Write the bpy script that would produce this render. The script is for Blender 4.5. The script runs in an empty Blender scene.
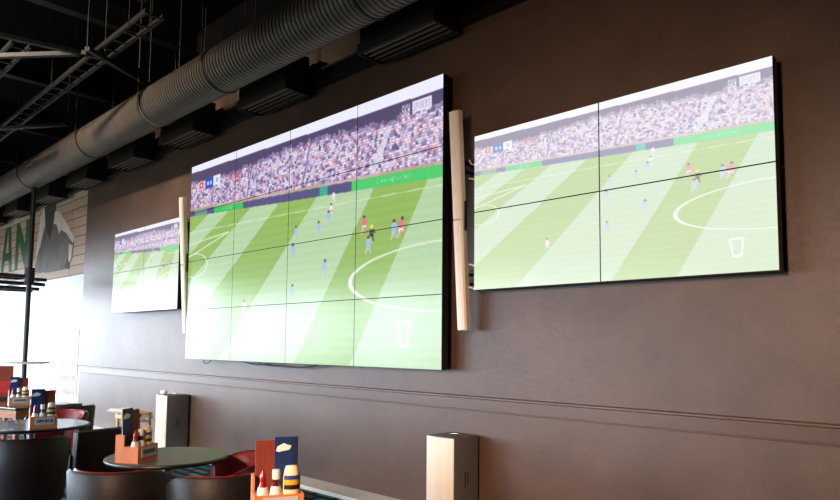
import bpy, bmesh, math, random
import numpy as np
from mathutils import Vector, Matrix

random.seed(4)
RNG = np.random.default_rng(7)
SC = bpy.context.scene
COL = SC.collection
PI = math.pi
R = math.radians

# ------------------------------------------------------------------ materials
def srgb(c):
    return tuple((x / 12.92 if x <= 0.04045 else ((x + 0.055) / 1.055) ** 2.4) for x in [k / 255.0 for k in c])

def new_mat(name):
    m = bpy.data.materials.new(name)
    m.use_nodes = True
    return m, m.node_tree.nodes, m.node_tree.links, m.node_tree.nodes['Principled BSDF']

def mat(name, rgb, rough=0.5, metal=0.0, var=0.12, scale=14.0, bump=0.0, spec=0.5, coat=0.0, stretch=(1, 1, 1)):
    """Procedural surface: base colour modulated by noise, optional bump."""
    m, N, L, b = new_mat(name)
    tc = N.new('ShaderNodeTexCoord')
    mp = N.new('ShaderNodeMapping'); mp.inputs['Scale'].default_value = stretch
    nz = N.new('ShaderNodeTexNoise'); nz.inputs['Scale'].default_value = scale; nz.inputs['Detail'].default_value = 5
    rp = N.new('ShaderNodeValToRGB')
    c = srgb(rgb)
    rp.color_ramp.elements[0].position = 0.3; rp.color_ramp.elements[1].position = 0.7
    rp.color_ramp.elements[0].color = tuple(max(0, k * (1 - var)) for k in c) + (1,)
    rp.color_ramp.elements[1].color = tuple(min(1, k * (1 + var)) for k in c) + (1,)
    L.new(tc.outputs['Object'], mp.inputs['Vector']); L.new(mp.outputs['Vector'], nz.inputs['Vector'])
    L.new(nz.outputs['Fac'], rp.inputs['Fac']); L.new(rp.outputs['Color'], b.inputs['Base Color'])
    b.inputs['Roughness'].default_value = rough; b.inputs['Metallic'].default_value = metal
    b.inputs['Specular IOR Level'].default_value = spec
    b.inputs['Coat Weight'].default_value = coat
    b.inputs['Coat Roughness'].default_value = 0.12
    if bump:
        bp = N.new('ShaderNodeBump'); bp.inputs['Strength'].default_value = bump; bp.inputs['Distance'].default_value = 0.01
        L.new(nz.outputs['Fac'], bp.inputs['Height']); L.new(bp.outputs['Normal'], b.inputs['Normal'])
    return m

def wood(name, rgb, rough=0.4, axis=0, coat=0.0, var=0.3):
    m, N, L, b = new_mat(name)
    tc = N.new('ShaderNodeTexCoord'); mp = N.new('ShaderNodeMapping')
    s = [38, 38, 38]; s[axis] = 3.0
    mp.inputs['Scale'].default_value = s
    nz = N.new('ShaderNodeTexNoise'); nz.inputs['Scale'].default_value = 1.0; nz.inputs['Detail'].default_value = 6; nz.inputs['Distortion'].default_value = 0.6
    rp = N.new('ShaderNodeValToRGB'); c = srgb(rgb)
    rp.color_ramp.elements[0].position = 0.3; rp.color_ramp.elements[1].position = 0.7
    rp.color_ramp.elements[0].color = tuple(k * (1 - var) for k in c) + (1,)
    rp.color_ramp.elements[1].color = tuple(min(1, k * (1 + var)) for k in c) + (1,)
    L.new(tc.outputs['Object'], mp.inputs['Vector']); L.new(mp.outputs['Vector'], nz.inputs['Vector'])
    L.new(nz.outputs['Fac'], rp.inputs['Fac']); L.new(rp.outputs['Color'], b.inputs['Base Color'])
    b.inputs['Roughness'].default_value = rough; b.inputs['Coat Weight'].default_value = coat
    return m

def wall_paint(name, rgb, rough=0.5, var=0.16):
    m, N, L, b = new_mat(name)
    tc = N.new('ShaderNodeTexCoord')
    n1 = N.new('ShaderNodeTexNoise'); n1.inputs['Scale'].default_value = 1.7; n1.inputs['Detail'].default_value = 8; n1.inputs['Roughness'].default_value = 0.65
    n2 = N.new('ShaderNodeTexNoise'); n2.inputs['Scale'].default_value = 26; n2.inputs['Detail'].default_value = 4
    rp = N.new('ShaderNodeValToRGB'); c = srgb(rgb)
    rp.color_ramp.elements[0].position = 0.3; rp.color_ramp.elements[1].position = 0.72
    rp.color_ramp.elements[0].color = tuple(k * (1 - var) for k in c) + (1,)
    rp.color_ramp.elements[1].color = tuple(k * (1 + var) for k in c) + (1,)
    L.new(tc.outputs['Object'], n1.inputs['Vector']); L.new(tc.outputs['Object'], n2.inputs['Vector'])
    L.new(n1.outputs['Fac'], rp.inputs['Fac']); L.new(rp.outputs['Color'], b.inputs['Base Color'])
    rr = N.new('ShaderNodeMapRange'); rr.inputs['To Min'].default_value = rough - 0.08; rr.inputs['To Max'].default_value = rough + 0.1
    L.new(n2.outputs['Fac'], rr.inputs['Value']); L.new(rr.outputs['Result'], b.inputs['Roughness'])
    bp = N.new('ShaderNodeBump'); bp.inputs['Strength'].default_value = 0.18; bp.inputs['Distance'].default_value = 0.006
    L.new(n2.outputs['Fac'], bp.inputs['Height']); L.new(bp.outputs['Normal'], b.inputs['Normal'])
    return m

def brick_mat(name):
    """Whitewashed long brick courses with dark joints."""
    m, N, L, b = new_mat(name)
    tc = N.new('ShaderNodeTexCoord'); mp = N.new('ShaderNodeMapping')
    mp.inputs['Rotation'].default_value = (R(90), 0, 0)
    br = N.new('ShaderNodeTexBrick')
    br.inputs['Scale'].default_value = 1.0
    br.inputs['Brick Width'].default_value = 2.6; br.inputs['Row Height'].default_value = 0.19
    br.inputs['Mortar Size'].default_value = 0.010; br.inputs['Mortar Smooth'].default_value = 0.2
    br.inputs['Color1'].default_value = srgb((206, 178, 156)) + (1,)
    br.inputs['Color2'].default_value = srgb((184, 154, 134)) + (1,)
    br.inputs['Mortar'].default_value = srgb((104, 86, 76)) + (1,)
    nz = N.new('ShaderNodeTexNoise'); nz.inputs['Scale'].default_value = 5; nz.inputs['Detail'].default_value = 7
    mx = N.new('ShaderNodeMix'); mx.data_type = 'RGBA'; mx.blend_type = 'MULTIPLY'; mx.inputs['Factor'].default_value = 0.45
    L.new(tc.outputs['Object'], mp.inputs['Vector']); L.new(mp.outputs['Vector'], br.inputs['Vector'])
    L.new(tc.outputs['Object'], nz.inputs['Vector'])
    L.new(br.outputs['Color'], mx.inputs['A']); L.new(nz.outputs['Color'], mx.inputs['B'])
    L.new(br.outputs['Color'], b.inputs['Base Color'])
    bp = N.new('ShaderNodeBump'); bp.inputs['Strength'].default_value = 0.5; bp.inputs['Distance'].default_value = 0.01; bp.invert = True
    L.new(br.outputs['Fac'], bp.inputs['Height']); L.new(bp.outputs['Normal'], b.inputs['Normal'])
    b.inputs['Roughness'].default_value = 0.7
    return m

def carpet_mat(name):
    m, N, L, b = new_mat(name)
    tc = N.new('ShaderNodeTexCoord')
    mp = N.new('ShaderNodeMapping')
    br = N.new('ShaderNodeTexBrick')
    br.inputs['Scale'].default_value = 1.0
    br.inputs['Brick Width'].default_value = 0.34; br.inputs['Row Height'].default_value = 0.15
    br.inputs['Mortar Size'].default_value = 0.035; br.inputs['Mortar Smooth'].default_value = 0.05
    br.inputs['Bias'].default_value = -0.2
    br.inputs['Color1'].default_value = srgb((92, 140, 138)) + (1,)
    br.inputs['Color2'].default_value = srgb((30, 58, 66)) + (1,)
    br.inputs['Mortar'].default_value = srgb((14, 16, 24)) + (1,)
    nz = N.new('ShaderNodeTexNoise'); nz.inputs['Scale'].default_value = 160
    mx = N.new('ShaderNodeMix'); mx.data_type = 'RGBA'; mx.blend_type = 'MULTIPLY'; mx.inputs['Factor'].default_value = 0.5
    L.new(tc.outputs['Object'], mp.inputs['Vector']); L.new(mp.outputs['Vector'], br.inputs['Vector'])
    L.new(tc.outputs['Object'], nz.inputs['Vector'])
    L.new(br.outputs['Color'], mx.inputs['A']); L.new(nz.outputs['Color'], mx.inputs['B'])
    L.new(mx.outputs['Result'], b.inputs['Base Color'])
    b.inputs['Roughness'].default_value = 0.95; b.inputs['Specular IOR Level'].default_value = 0.15
    return m

def grille_mat(name, rgb):
    """Woven speaker cloth / perforated grille."""
    m, N, L, b = new_mat(name)
    tc = N.new('ShaderNodeTexCoord')
    vo = N.new('ShaderNodeTexVoronoi'); vo.inputs['Scale'].default_value = 90; vo.inputs['Randomness'].default_value = 0.25
    rp = N.new('ShaderNodeValToRGB'); c = srgb(rgb)
    rp.color_ramp.elements[0].position = 0.1; rp.color_ramp.elements[1].position = 0.4
    rp.color_ramp.elements[0].color = tuple(k * 0.78 for k in c) + (1,)
    rp.color_ramp.elements[1].color = c + (1,)
    L.new(tc.outputs['Object'], vo.inputs['Vector']); L.new(vo.outputs['Distance'], rp.inputs['Fac'])
    L.new(rp.outputs['Color'], b.inputs['Base Color'])
    b.inputs['Roughness'].default_value = 0.7
    return m

def screen_mat(name, strength, rough):
    """A lit display: emits its picture and has a semi-gloss front film."""
    m, N, L, b = new_mat(name)
    at = N.new('ShaderNodeAttribute'); at.attribute_name = 'picture'
    b.inputs['Base Color'].default_value = (0.012, 0.012, 0.014, 1)
    b.inputs['Roughness'].default_value = rough
    b.inputs['IOR'].default_value = 1.5
    b.inputs['Specular IOR Level'].default_value = 0.28
    L.new(at.outputs['Color'], b.inputs['Emission Color'])
    b.inputs['Emission Strength'].default_value = strength
    return m

M = {}
M['wall'] = wall_paint('taupe wall paint', (89, 67, 54), 0.47, 0.26)
M['brick'] = brick_mat('whitewashed brick courses')
M['glare_white'] = wall_paint('daylight glare in white', (206, 202, 202), 0.5, 0.05)  # pale tone stands in for daylight bleaching the lower wall
M['plain_wall'] = wall_paint('plain side wall paint', (120, 108, 98), 0.6)
M['ceiling'] = mat('black sprayed ceiling', (7, 6, 7), 0.95, var=0.3, spec=0.1)
M['carpet'] = carpet_mat('teal dash carpet')
M['white_trim'] = mat('white painted ledge', (244, 242, 236), 0.45, var=0.05)
M['rail'] = wall_paint('taupe moulding paint', (92, 70, 57), 0.36, 0.08)
M['black_metal'] = mat('black painted steel', (24, 23, 25), 0.5, 0.2, var=0.2)
M['joist'] = mat('dark grey steel', (23, 21, 21), 0.6, 0.2, var=0.25)
M['duct'] = mat('galvanised duct', (92, 83, 75), 0.5, 0.35, var=0.12, scale=6)
M['duct_band'] = mat('duct joint band', (140, 130, 118), 0.4, 0.6, var=0.1)
M['diffuser'] = mat('dark diffuser steel', (30, 27, 25), 0.55, 0.2, var=0.2)
M['slat'] = mat('diffuser slat', (122, 110, 98), 0.5, 0.3, var=0.1)
M['bezel'] = mat('black display housing', (12, 12, 13), 0.4, var=0.1)
M['cream'] = grille_mat('cream speaker grille', (246, 231, 214))
M['cream_body'] = mat('cream speaker body', (228, 208, 188), 0.5, var=0.06)
M['spk_grey'] = mat('charcoal speaker side', (102, 97, 95), 0.5, var=0.1)
M['spk_black'] = mat('black speaker back', (22, 22, 24), 0.5, var=0.1)
M['spk_front'] = grille_mat('pale speaker cloth', (248, 234, 212))
M['leather'] = mat('black leather', (30, 22, 21), 0.5, var=0.2, scale=40, bump=0.15, spec=0.28)
M['red_leather'] = mat('dark red leather', (132, 28, 34), 0.36, var=0.15, scale=30, bump=0.1)
M['chrome'] = mat('brushed chrome', (190, 190, 194), 0.25, 1.0, var=0.05)
M['table_green'] = wood('grey green wood veneer', (104, 94, 80), 0.42, 0, 0.0, 0.14)
M['table_dark'] = wood('dark glossy veneer', (70, 60, 55), 0.24, 0, 0.2, 0.2)
M['table_brown'] = wood('brown wood veneer', (150, 92, 58), 0.35, 0, 0.1)
M['edge'] = mat('black table edge', (20, 18, 18), 0.4, var=0.1)
M['caddy_wood'] = wood('orange caddy wood', (206, 124, 74), 0.45, 2, 0.0, 0.14)
M['brown_card'] = wood('brown menu cover', (124, 50, 34), 0.5, 2, 0.0, 0.2)
M['blue_card'] = mat('blue menu cover', (20, 46, 98), 0.45, var=0.1)
M['navy_card'] = mat('navy menu edge', (30, 34, 66), 0.45, var=0.1)
M['white_card'] = mat('white print', (232, 230, 226), 0.6, var=0.04)
M['plate'] = mat('pale grey plate', (186, 186, 186), 0.5, var=0.08)
M['plate_ink'] = mat('dark plate print', (74, 74, 80), 0.5, var=0.05)
M['ketchup'] = mat('red sauce', (150, 14, 20), 0.2, var=0.1, coat=0.3)
M['brown_sauce'] = mat('brown sauce glass', (84, 24, 16), 0.15, var=0.2, coat=0.4)
M['mayo'] = mat('cream mayonnaise bottle', (244, 228, 182), 0.3, var=0.04)
M['white_plastic'] = mat('white plastic', (236, 232, 226), 0.35, var=0.03)
M['label_yellow'] = mat('yellow label', (222, 170, 50), 0.4, var=0.08)
M['label_blue'] = mat('blue label', (44, 60, 130), 0.4, var=0.08)
M['label_dark'] = mat('dark label', (40, 24, 20), 0.4, var=0.08)
M['pine'] = wood('pine wood', (200, 150, 100), 0.5, 0, 0.0, 0.12)
M['paper'] = mat('white paper', (240, 238, 234), 0.7, var=0.03)
M['green_paint'] = mat('green mural paint', (34, 98, 62), 0.7, var=0.25, scale=6)
M['mural_grey'] = mat('grey mural paint', (112, 104, 98), 0.75, var=0.25, scale=3)
M['mural_dark'] = mat('dark grey mural paint', (62, 56, 53), 0.75, var=0.25, scale=4)
M['mural_white'] = mat('white mural paint', (226, 220, 212), 0.75, var=0.08, scale=4)
M['poster'] = mat('pale poster board', (204, 198, 196), 0.5, var=0.04)
M['poster_red'] = mat('red poster print', (176, 40, 36), 0.5, var=0.1)
M['frame'] = mat('dark window frame', (40, 40, 42), 0.5, var=0.1)
M['cable'] = mat('black cable', (14, 14, 14), 0.5, var=0.1)

# ------------------------------------------------------------------ mesh helpers
def box(bm, lo, hi, rot=None, bev=0.0):
    lo, hi = Vector(lo), Vector(hi)
    c, s = (lo + hi) / 2, hi - lo
    r = bmesh.ops.create_cube(bm, size=1.0, matrix=Matrix.Translation(c) @ (rot or Matrix()) @ Matrix.Diagonal((*s, 1)))
    if bev:
        es = {e for v in r['verts'] for e in v.link_edges}
        bmesh.ops.bevel(bm, geom=list(es), offset=bev, segments=2, affect='EDGES', profile=0.6)

def prism(bm, pts, lo, hi, axis='y'):
    """Extrude a polygon of 2-D points between lo and hi along an axis."""
    def P(a, b, t):
        return {'y': (a, t, b), 'x': (t, a, b), 'z': (a, b, t)}[axis]
    A = [bm.verts.new(P(a, b, lo)) for a, b in pts]
    B = [bm.verts.new(P(a, b, hi)) for a, b in pts]
    n = len(pts)
    bm.faces.new(A[::-1]); bm.faces.new(B)
    for i in range(n):
        bm.faces.new([A[i], A[(i + 1) % n], B[(i + 1) % n], B[i]])

def lathe(bm, prof, seg=28, c=(0, 0, 0), sx=1.0, sy=1.0):
    """Revolve (r, z) points about z; sx, sy flatten the section."""
    rings = []
    for r, z in prof:
        if r < 1e-6:
            rings.append([bm.verts.new((c[0], c[1], c[2] + z))])
        else:
            rings.append([bm.verts.new((c[0] + sx * r * math.cos(2 * PI * i / seg), c[1] + sy * r * math.sin(2 * PI * i / seg), c[2] + z)) for i in range(seg)])
    for a, b in zip(rings, rings[1:]):
        for i in range(seg):
            j = (i + 1) % seg
            if len(a) == 1 and len(b) == 1: continue
            if len(a) == 1: bm.faces.new([a[0], b[j], b[i]])
            elif len(b) == 1: bm.faces.new([a[i], a[j], b[0]])
            else: bm.faces.new([a[i], a[j], b[j], b[i]])

def tube(bm, pts, r, seg=10, r1=None):
    pts = [Vector(p) for p in pts]
    rings = []
    n = len(pts)
    for i, p in enumerate(pts):
        d = (pts[min(i + 1, n - 1)] - pts[max(i - 1, 0)]).normalized()
        u = d.cross(Vector((0, 0, 1)))
        if u.length < 1e-3: u = d.cross(Vector((1, 0, 0)))
        u.normalize(); w = d.cross(u)
        rr = r if r1 is None else r + (r1 - r) * i / (n - 1)
        rings.append([bm.verts.new(p + u * rr * math.cos(2 * PI * k / seg) + w * rr * math.sin(2 * PI * k / seg)) for k in range(seg)])
    for a, b in zip(rings, rings[1:]):
        for k in range(seg):
            bm.faces.new([a[k], a[(k + 1) % seg], b[(k + 1) % seg], b[k]])
    bm.faces.new(rings[0]); bm.faces.new(rings[-1])

def obj(name, bm, m, parent=None, smooth=True, label=None, angle=35):
    bmesh.ops.recalc_face_normals(bm, faces=bm.faces)
    me = bpy.data.meshes.new(name)
    bm.to_mesh(me); bm.free()
    me.materials.append(M[m] if isinstance(m, str) else m)
    if smooth:
        me.polygons.foreach_set('use_smooth', [True] * len(me.polygons))
        me.set_sharp_from_angle(angle=R(angle))
    o = bpy.data.objects.new(name, me)
    COL.objects.link(o)
    if parent is not None: o.parent = parent
    if label: o['label'] = label
    return o

def BM(): return bmesh.new()

def boxes(*args, bev=0.0):
    bm = BM()
    for lo, hi in args: box(bm, lo, hi, bev=bev)
    return bm

def tag(o, label=None, cat=None, group=None, kind=None):
    for k, v in (('label', label), ('category', cat), ('group', group), ('kind', kind)):
        if v: o[k] = v
    return o

def thing(name, label, cat, loc=(0, 0, 0), rz=0.0, group=None):
    o = bpy.data.objects.new(name, None); COL.objects.link(o)
    o.empty_display_size = 0.1
    o.location = loc; o.rotation_euler = (0, 0, rz)
    return tag(o, label, cat, group)

def struct(name, bm, m, parent=None):
    o = obj(name, bm, m, parent, smooth=False)
    if parent is None: o['kind'] = 'structure'
    return o

def dup(root, loc, rz, label=None, group=None):
    r = root.copy(); COL.objects.link(r); r.location = loc; r.rotation_euler = (0, 0, rz)
    if label: r['label'] = label
    if group: r['group'] = group
    for ch in list(root.children):
        c = ch.copy(); COL.objects.link(c); c.parent = r
        for g in list(ch.children):
            d = g.copy(); COL.objects.link(d); d.parent = c
    return r

# ------------------------------------------------------------------ camera
EYE = 1.53
PSI, PITCH, ROLL, FPX = 0.7997, 0.078, 0.0094, 663.8
fw = Vector((-math.cos(PSI) * math.cos(PITCH), math.sin(PSI) * math.cos(PITCH), math.sin(PITCH)))
rt = Vector((math.sin(PSI), math.cos(PSI), 0)); up = rt.cross(fw)
r2 = rt * math.cos(ROLL) + up * math.sin(ROLL); u2 = up * math.cos(ROLL) - rt * math.sin(ROLL)
cam_d = bpy.data.cameras.new('camera'); cam = bpy.data.objects.new('camera', cam_d); COL.objects.link(cam)
mw = Matrix((r2, u2, -fw)).transposed().to_4x4(); mw.translation = (0, 0, EYE)
cam.matrix_world = mw
cam_d.sensor_width = 36.0; cam_d.lens = FPX / 840 * 36.0; cam_d.shift_y = 43.0 / 840
cam_d.clip_start = 0.05; cam_d.clip_end = 200
SC.camera = cam

# ------------------------------------------------------------------ the room
WY = 4.58           # face of the long wall
XW, XE, YS, ZC = -21.0, 4.0, -3.2, 6.2
XM = -13.42         # where the taupe wall ends and the mural wall begins

struct('floor', boxes(((XW - .2, YS - .2, -.1), (XE + .2, WY + .3, 0))), 'carpet')
struct('ceiling', boxes(((XW - .2, YS - .2, ZC), (XE + .2, WY + .3, ZC + .1))), 'ceiling')
struct('wall_north', boxes(((XM, WY, 0), (XE, WY + .2, 5.05))), 'wall')
struct('wall_upper', boxes(((XW, WY, 5.05), (XE, WY + .2, ZC))), 'ceiling')
WALL_MURAL = struct('wall_mural', boxes(((XW, WY + .03, 0), (XM, WY + .2, 5.05))), 'brick')
struct('wall_east', boxes(((XE, YS - .2, 0), (XE + .2, WY + .2, ZC))), 'plain_wall')

def wall_with_windows(axis, name, t0, t1, lo, hi, wins):
    """A wall along `axis` from t0 to t1 with rectangular openings (a, b, z0, z1)."""
    bm = BM()
    def add(a, b, z0, z1):
        if b - a < 1e-4 or z1 - z0 < 1e-4: return
        if axis == 'x': box(bm, (a, lo, z0), (b, hi, z1))
        else: box(bm, (lo, a, z0), (hi, b, z1))
    cur = t0
    for a, b, z0, z1 in wins:
        add(cur, a, 0, ZC); add(a, b, 0, z0); add(a, b, z1, ZC); cur = b
    add(cur, t1, 0, ZC)
    return struct(name, bm, 'plain_wall')

SW = [(-20.6, -17.8, 0.8, 3.0), (-17.4, -14.6, 0.8, 3.0), (-14.2, -11.4, 0.8, 3.0), (-11.0, -8.2, 0.8, 3.0), (-7.4, -4.8, 0.8, 2.6)]
WW = [(-2.6, 0.3, 0.3, 3.5), (0.7, 3.9, 0.3, 3.5)]
wall_with_windows('x', 'wall_south', XW - .2, XE, YS - .2, YS, SW)
wall_with_windows('y', 'wall_west', YS, WY + .2, XW - .2, XW, WW)

def window_frame(n, axis, a, b, z0, z1, lo, hi):
    bm = BM(); t = .05
    def add(p, q, y0, y1):
        if axis == 'x': box(bm, (p, lo, y0), (q, hi, y1))
        else: box(bm, (lo, p, y0), (hi, q, y1))
    add(a, a + t, z0, z1); add(b - t, b, z0, z1); add(a + t, b - t, z0, z0 + t); add(a + t, b - t, z1 - t, z1)
    mid = (a + b) / 2; add(mid - t / 2, mid + t / 2, z0 + t, z1 - t)
    return struct('window_%d' % n, bm, 'frame')
n = 1
for a, b, z0, z1 in SW:
    window_frame(n, 'x', a, b, z0, z1, YS - .13, YS - .07); n += 1
for a, b, z0, z1 in WW:
    window_frame(n, 'y', a, b, z0, z1, XW - .13, XW - .07); n += 1

struct('daylight_glare_panel', boxes(((XW, WY + .018, 0), (XM, WY + .031, 2.83))), 'glare_white')  # added panel: daylight washing out the lower bricks, put into its colour
# chair rail: a projecting lip over a flat band, profile swept along the wall
bm = BM()
prism(bm, [(WY + .01, 1.088), (WY - .016, 1.085), (WY - .026, 1.078), (WY - .026, 1.066), (WY - .010, 1.058), (WY - .008, .966), (WY - .014, .962), (WY - .014, .956), (WY - .008, .952), (WY + .01, .952)], XM, XE, 'x')
struct('trim_1', bm, 'rail')
# low white ledge at the foot of the wall
struct('trim_2', boxes(((XM, WY - .30, 0), (XE, WY, .04)), bev=.006), 'white_trim')
# dark steel beam on the wall top
struct('trim_3', boxes(((XW, WY - .07, 4.5), (XE, WY, 4.70))), 'black_metal')

# mural on the end stretch: green letter strokes and a torn grey figure
def wall_poly(name, polys, m, t, parent=None):
    bm = BM()
    for p in polys: prism(bm, p, WY + .03 - t, WY + .03, 'y')
    return obj(name, bm, m, parent, smooth=False)
mural = WALL_MURAL
zt, zb = 4.36, 3.22
L1 = [[(-20.4, zb), (-20.15, zb), (-20.15, zt), (-20.4, zt)], [(-19.85, zb), (-19.6, zb), (-19.75, zt), (-20.0, zt)], [(-20.16, zt - .22), (-19.95, zt - .22), (-19.95, zt), (-20.16, zt)]]
L2 = [[(-19.35, zb), (-19.1, zb), (-18.85, zt), (-19.1, zt)], [(-18.62, zb), (-18.37, zb), (-18.62, zt), (-18.87, zt)], [(-19.1, zb + .3), (-18.62, zb + .3), (-18.66, zb + .5), (-19.06, zb + .5)]]
L3 = [[(-18.15, zb), (-17.9, zb), (-17.9, zt), (-18.15, zt)], [(-17.4, zb), (-17.15, zb), (-17.15, zt), (-17.4, zt)], [(-17.9, zt - .002), (-17.95, zt - .4), (-17.42, zb + .1), (-17.39, zb + .55)]]
wall_poly('mural_letter', L1, 'green_paint', .004, mural); wall_poly('mural_letter', L2, 'green_paint', .004, mural)
wall_poly('mural_letter', L3, 'green_paint', .004, mural)
wall_poly('mural_figure', [[(-16.62, 3.08), (-15.6, 3.0), (-14.45, 3.0), (-14.2, 3.2), (-14.12, 3.5), (-14.3, 3.72), (-14.75, 3.98), (-15.1, 4.2), (-15.3, 4.3), (-15.75, 4.25), (-16.05, 4.0), (-16.3, 3.6)]], 'mural_grey', .003, mural)
wall_poly('mural_dark_patch', [[(-16.1, 4.5), (-15.32, 4.5), (-15.35, 4.28), (-15.5, 4.05), (-15.62, 3.7), (-15.85, 3.9), (-16.05, 4.2)]], 'mural_dark', .005, mural)
wall_poly('mural_dark_patch', [[(-14.62, 3.05), (-14.35, 2.98), (-14.3, 3.15), (-14.5, 3.2)]], 'mural_dark', .005, mural)
wall_poly('mural_white_streak', [[(-15.38, 4.3), (-15.1, 4.27), (-14.7, 4.02), (-14.12, 3.62), (-14.2, 3.5), (-14.6, 3.75), (-14.95, 3.86), (-15.05, 3.78), (-15.2, 3.98), (-15.42, 4.05)]], 'mural_white', .006, mural)
wall_poly('mural_white_streak', [
                           [(-16.55, 3.4), (-16.35, 4.3), (-16.08, 4.45), (-16.0, 4.1), (-16.25, 3.65)]], 'mural_white', .006, mural)
wall_poly('mural_white_streak', [[(-14.42, 3.5), (-14.2, 3.46), (-14.25, 3.2), (-14.38, 3.12)]], 'mural_white', .006, mural)

# printed board with rows of small red motifs
board = thing('poster_board', 'pale board with rows of small red motifs on the brick wall beside the taupe wall', 'poster', (0, 0, 0))
obj('panel', boxes(((-15.05, WY + .0, .0), (-13.55, WY + .0299, 1.78))), 'poster', board, smooth=False)
for row, z in enumerate((1.05, .78, .5)):
    bm = BM()
    for k in range(11):
        x = -14.95 + k * .125 + .03 * (row % 2)
        prism(bm, [(x, z), (x + .06, z), (x + .06, z + .08), (x + .04, z + .12), (x + .04, z + .17), (x + .02, z + .17), (x + .02, z + .12), (x, z + .08)], WY - .004, WY + .001, 'y')
    obj('motif_row', bm, 'poster_red', board, smooth=False)

# ------------------------------------------------------------------ the football picture shown on all three walls
W_, H_ = 640, 360
def paint():
    U, V = np.meshgrid((np.arange(W_) + .5) / W_, (np.arange(H_) + .5) / H_)
    img = np.zeros((H_, W_, 3))
    def put(mask, c, a=1.0):
        img[mask] = img[mask] * (1 - a) + np.array(c, float) * a
    # grass, mown in bands
    k = (V - .4) / .33
    bounds = [(.945, .83), (.78, .645), (.56, .353), (.38, .10), (.22, -.12), (.08, -.32), (-.06, -.5)]
    idx = np.zeros_like(U)
    for a, b in bounds: idx += (U < a + (b - a) * k)
    light = (idx % 2 == 0)
    put(light, (184, 213, 168)); put(~light, (150, 187, 96))
    put(V > .62, (190, 215, 120), .10)
    img += (RNG.normal(0, 3, (H_, W_, 1)) + 5 * np.sin(V * 180)[..., None] * .5)
    # lines
    def line(p, q, w, c=(232, 240, 226), a=.85):
        d = np.array(q) - np.array(p); Ln = np.hypot(d[0] * 16 / 9, d[1])
        t = np.clip((((U - p[0]) * d[0] * (16 / 9) ** 2 + (V - p[1]) * d[1]) / Ln ** 2), 0, 1)
        dist = np.hypot((U - p[0] - t * d[0]) * 16 / 9, V - p[1] - t * d[1])
        put(dist < w, c, a)
    line((-.05, .345), (1.05, .385), .0022, a=.6)
    line((-.02, .415), (.224, .387), .003)
    line((.224, .387), (-.02, .487), .0032)
    e = ((U - .035) / .075) ** 2 + ((V - .525) / .058) ** 2
    put((np.abs(e - 1) < .09) & (V > .468 - U * .1), (232, 240, 226), .85)
    e = ((U - 1.02) / .285) ** 2 + ((V - .686) / .118) ** 2
    put(np.abs(e - 1) < .045, (236, 242, 230), .9)
    # advertising boards
    top = .236 + .075 * U; th = .026 + .02 * U
    bd = (V > top) & (V < top + th)
    put(bd, (92, 88, 134))
    put(bd & (U > .14) & (U < .29), (62, 196, 96)); put(bd & (U > .735), (84, 206, 112))
    put(bd & (U > .62) & (U < .65), (60, 176, 150)); put(bd & (U > .03) & (U < .1), (110, 150, 150))
    for c0, n_, w in ((.82, 7, .013), (.195, 4, .011)):
        for q in range(n_):
            cx = c0 + q * w * 1.15
            cyb = .236 + .075 * cx + (.026 + .02 * cx) * .5
            rr = ((U - cx) / (w * .5)) ** 2 + ((V - cyb) / (.006 + .004 * (q % 3 == 0))) ** 2
            put((rr < 1) & (rr > (.1 if q % 2 else .5)) & (np.abs(U - cx + (q % 3 - 1) * .003) > .002), (170, 232, 186), .7)
    put((V > top - .012) & (V < top), (220, 150, 176), .6)
    # crowd
    cr = V < top - .012
    cw = 5
    gy, gx = np.mgrid[0:H_, 0:W_]
    pal = np.array([(226, 214, 232), (206, 190, 222), (150, 132, 180), (96, 82, 132), (66, 54, 100), (240, 232, 240), (214, 150, 166), (196, 96, 116), (232, 196, 190), (176, 160, 204), (120, 110, 168), (250, 246, 250)], float)
    wts = np.array([.16, .14, .13, .11, .07, .1, .06, .035, .06, .08, .035, .02]); wts /= wts.sum()
    offx = RNG.integers(0, cw, H_)
    cellr = gy // 4
    shift = RNG.integers(0, cw, H_ // 4 + 2)
    cellc = (gx + shift[cellr]) // cw
    grid = RNG.choice(len(pal), size=(H_ // 4 + 2, W_ // cw + 4), p=wts)
    crowd = np.clip(pal[grid[cellr, cellc]] * 1.04 + 20, 0, 255)
    grid2 = RNG.choice(len(pal), size=(H_, W_ // 2 + 4), p=wts)
    crowd = crowd * .68 + pal[grid2[gy // 2, (gx + 1) // 2]] * .32
    sub = (gy % 4 == 3)
    crowd[sub] = crowd[sub] * .72 + np.array((60, 48, 96)) * .28
    img[cr] = crowd[cr]
    # aisles between blocks of seats
    for u0, sl in ((.86, .55), (.58, .3), (.33, .25), (.14, .2)):
        d = np.abs(U - (u0 - sl * (V - .1) * .6))
        put(cr & (d < (.010 if u0 > .8 else .003)), (226, 222, 236) if u0 > .8 else (110, 98, 150), .7)
    put(cr & (((U - .25) / .03) ** 2 + ((V - .12) / .03) ** 2 < 1), (214, 90, 110), .35)
    # roof shade with a ragged lower edge, and the pale sky strip
    rag = .074 + .02 * (RNG.random(W_ // 6 + 2).repeat(6)[:W_])[None, :] + .012 * np.sin(U * 9)
    put(V < rag, (84, 74, 108)); put((V < rag + .018) & (V >= rag), (96, 84, 128), .5)
    put(V < .034 + .016 * U, (238, 238, 253))
    # score panel: red/white box, blue box, white box
    put((U > .04) & (U < .085) & (V > .095) & (V < .135), (226, 196, 204)); put((U > .05) & (U < .074) & (V > .10) & (V < .13), (206, 84, 96))
    put((U > .058) & (U < .066) & (V > .108) & (V < .122), (240, 232, 236))
    put((U > .085) & (U < .13) & (V > .088) & (V < .142), (44, 84, 190)); put((U > .13) & (U < .168) & (V > .085) & (V < .135), (226, 232, 238))
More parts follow.
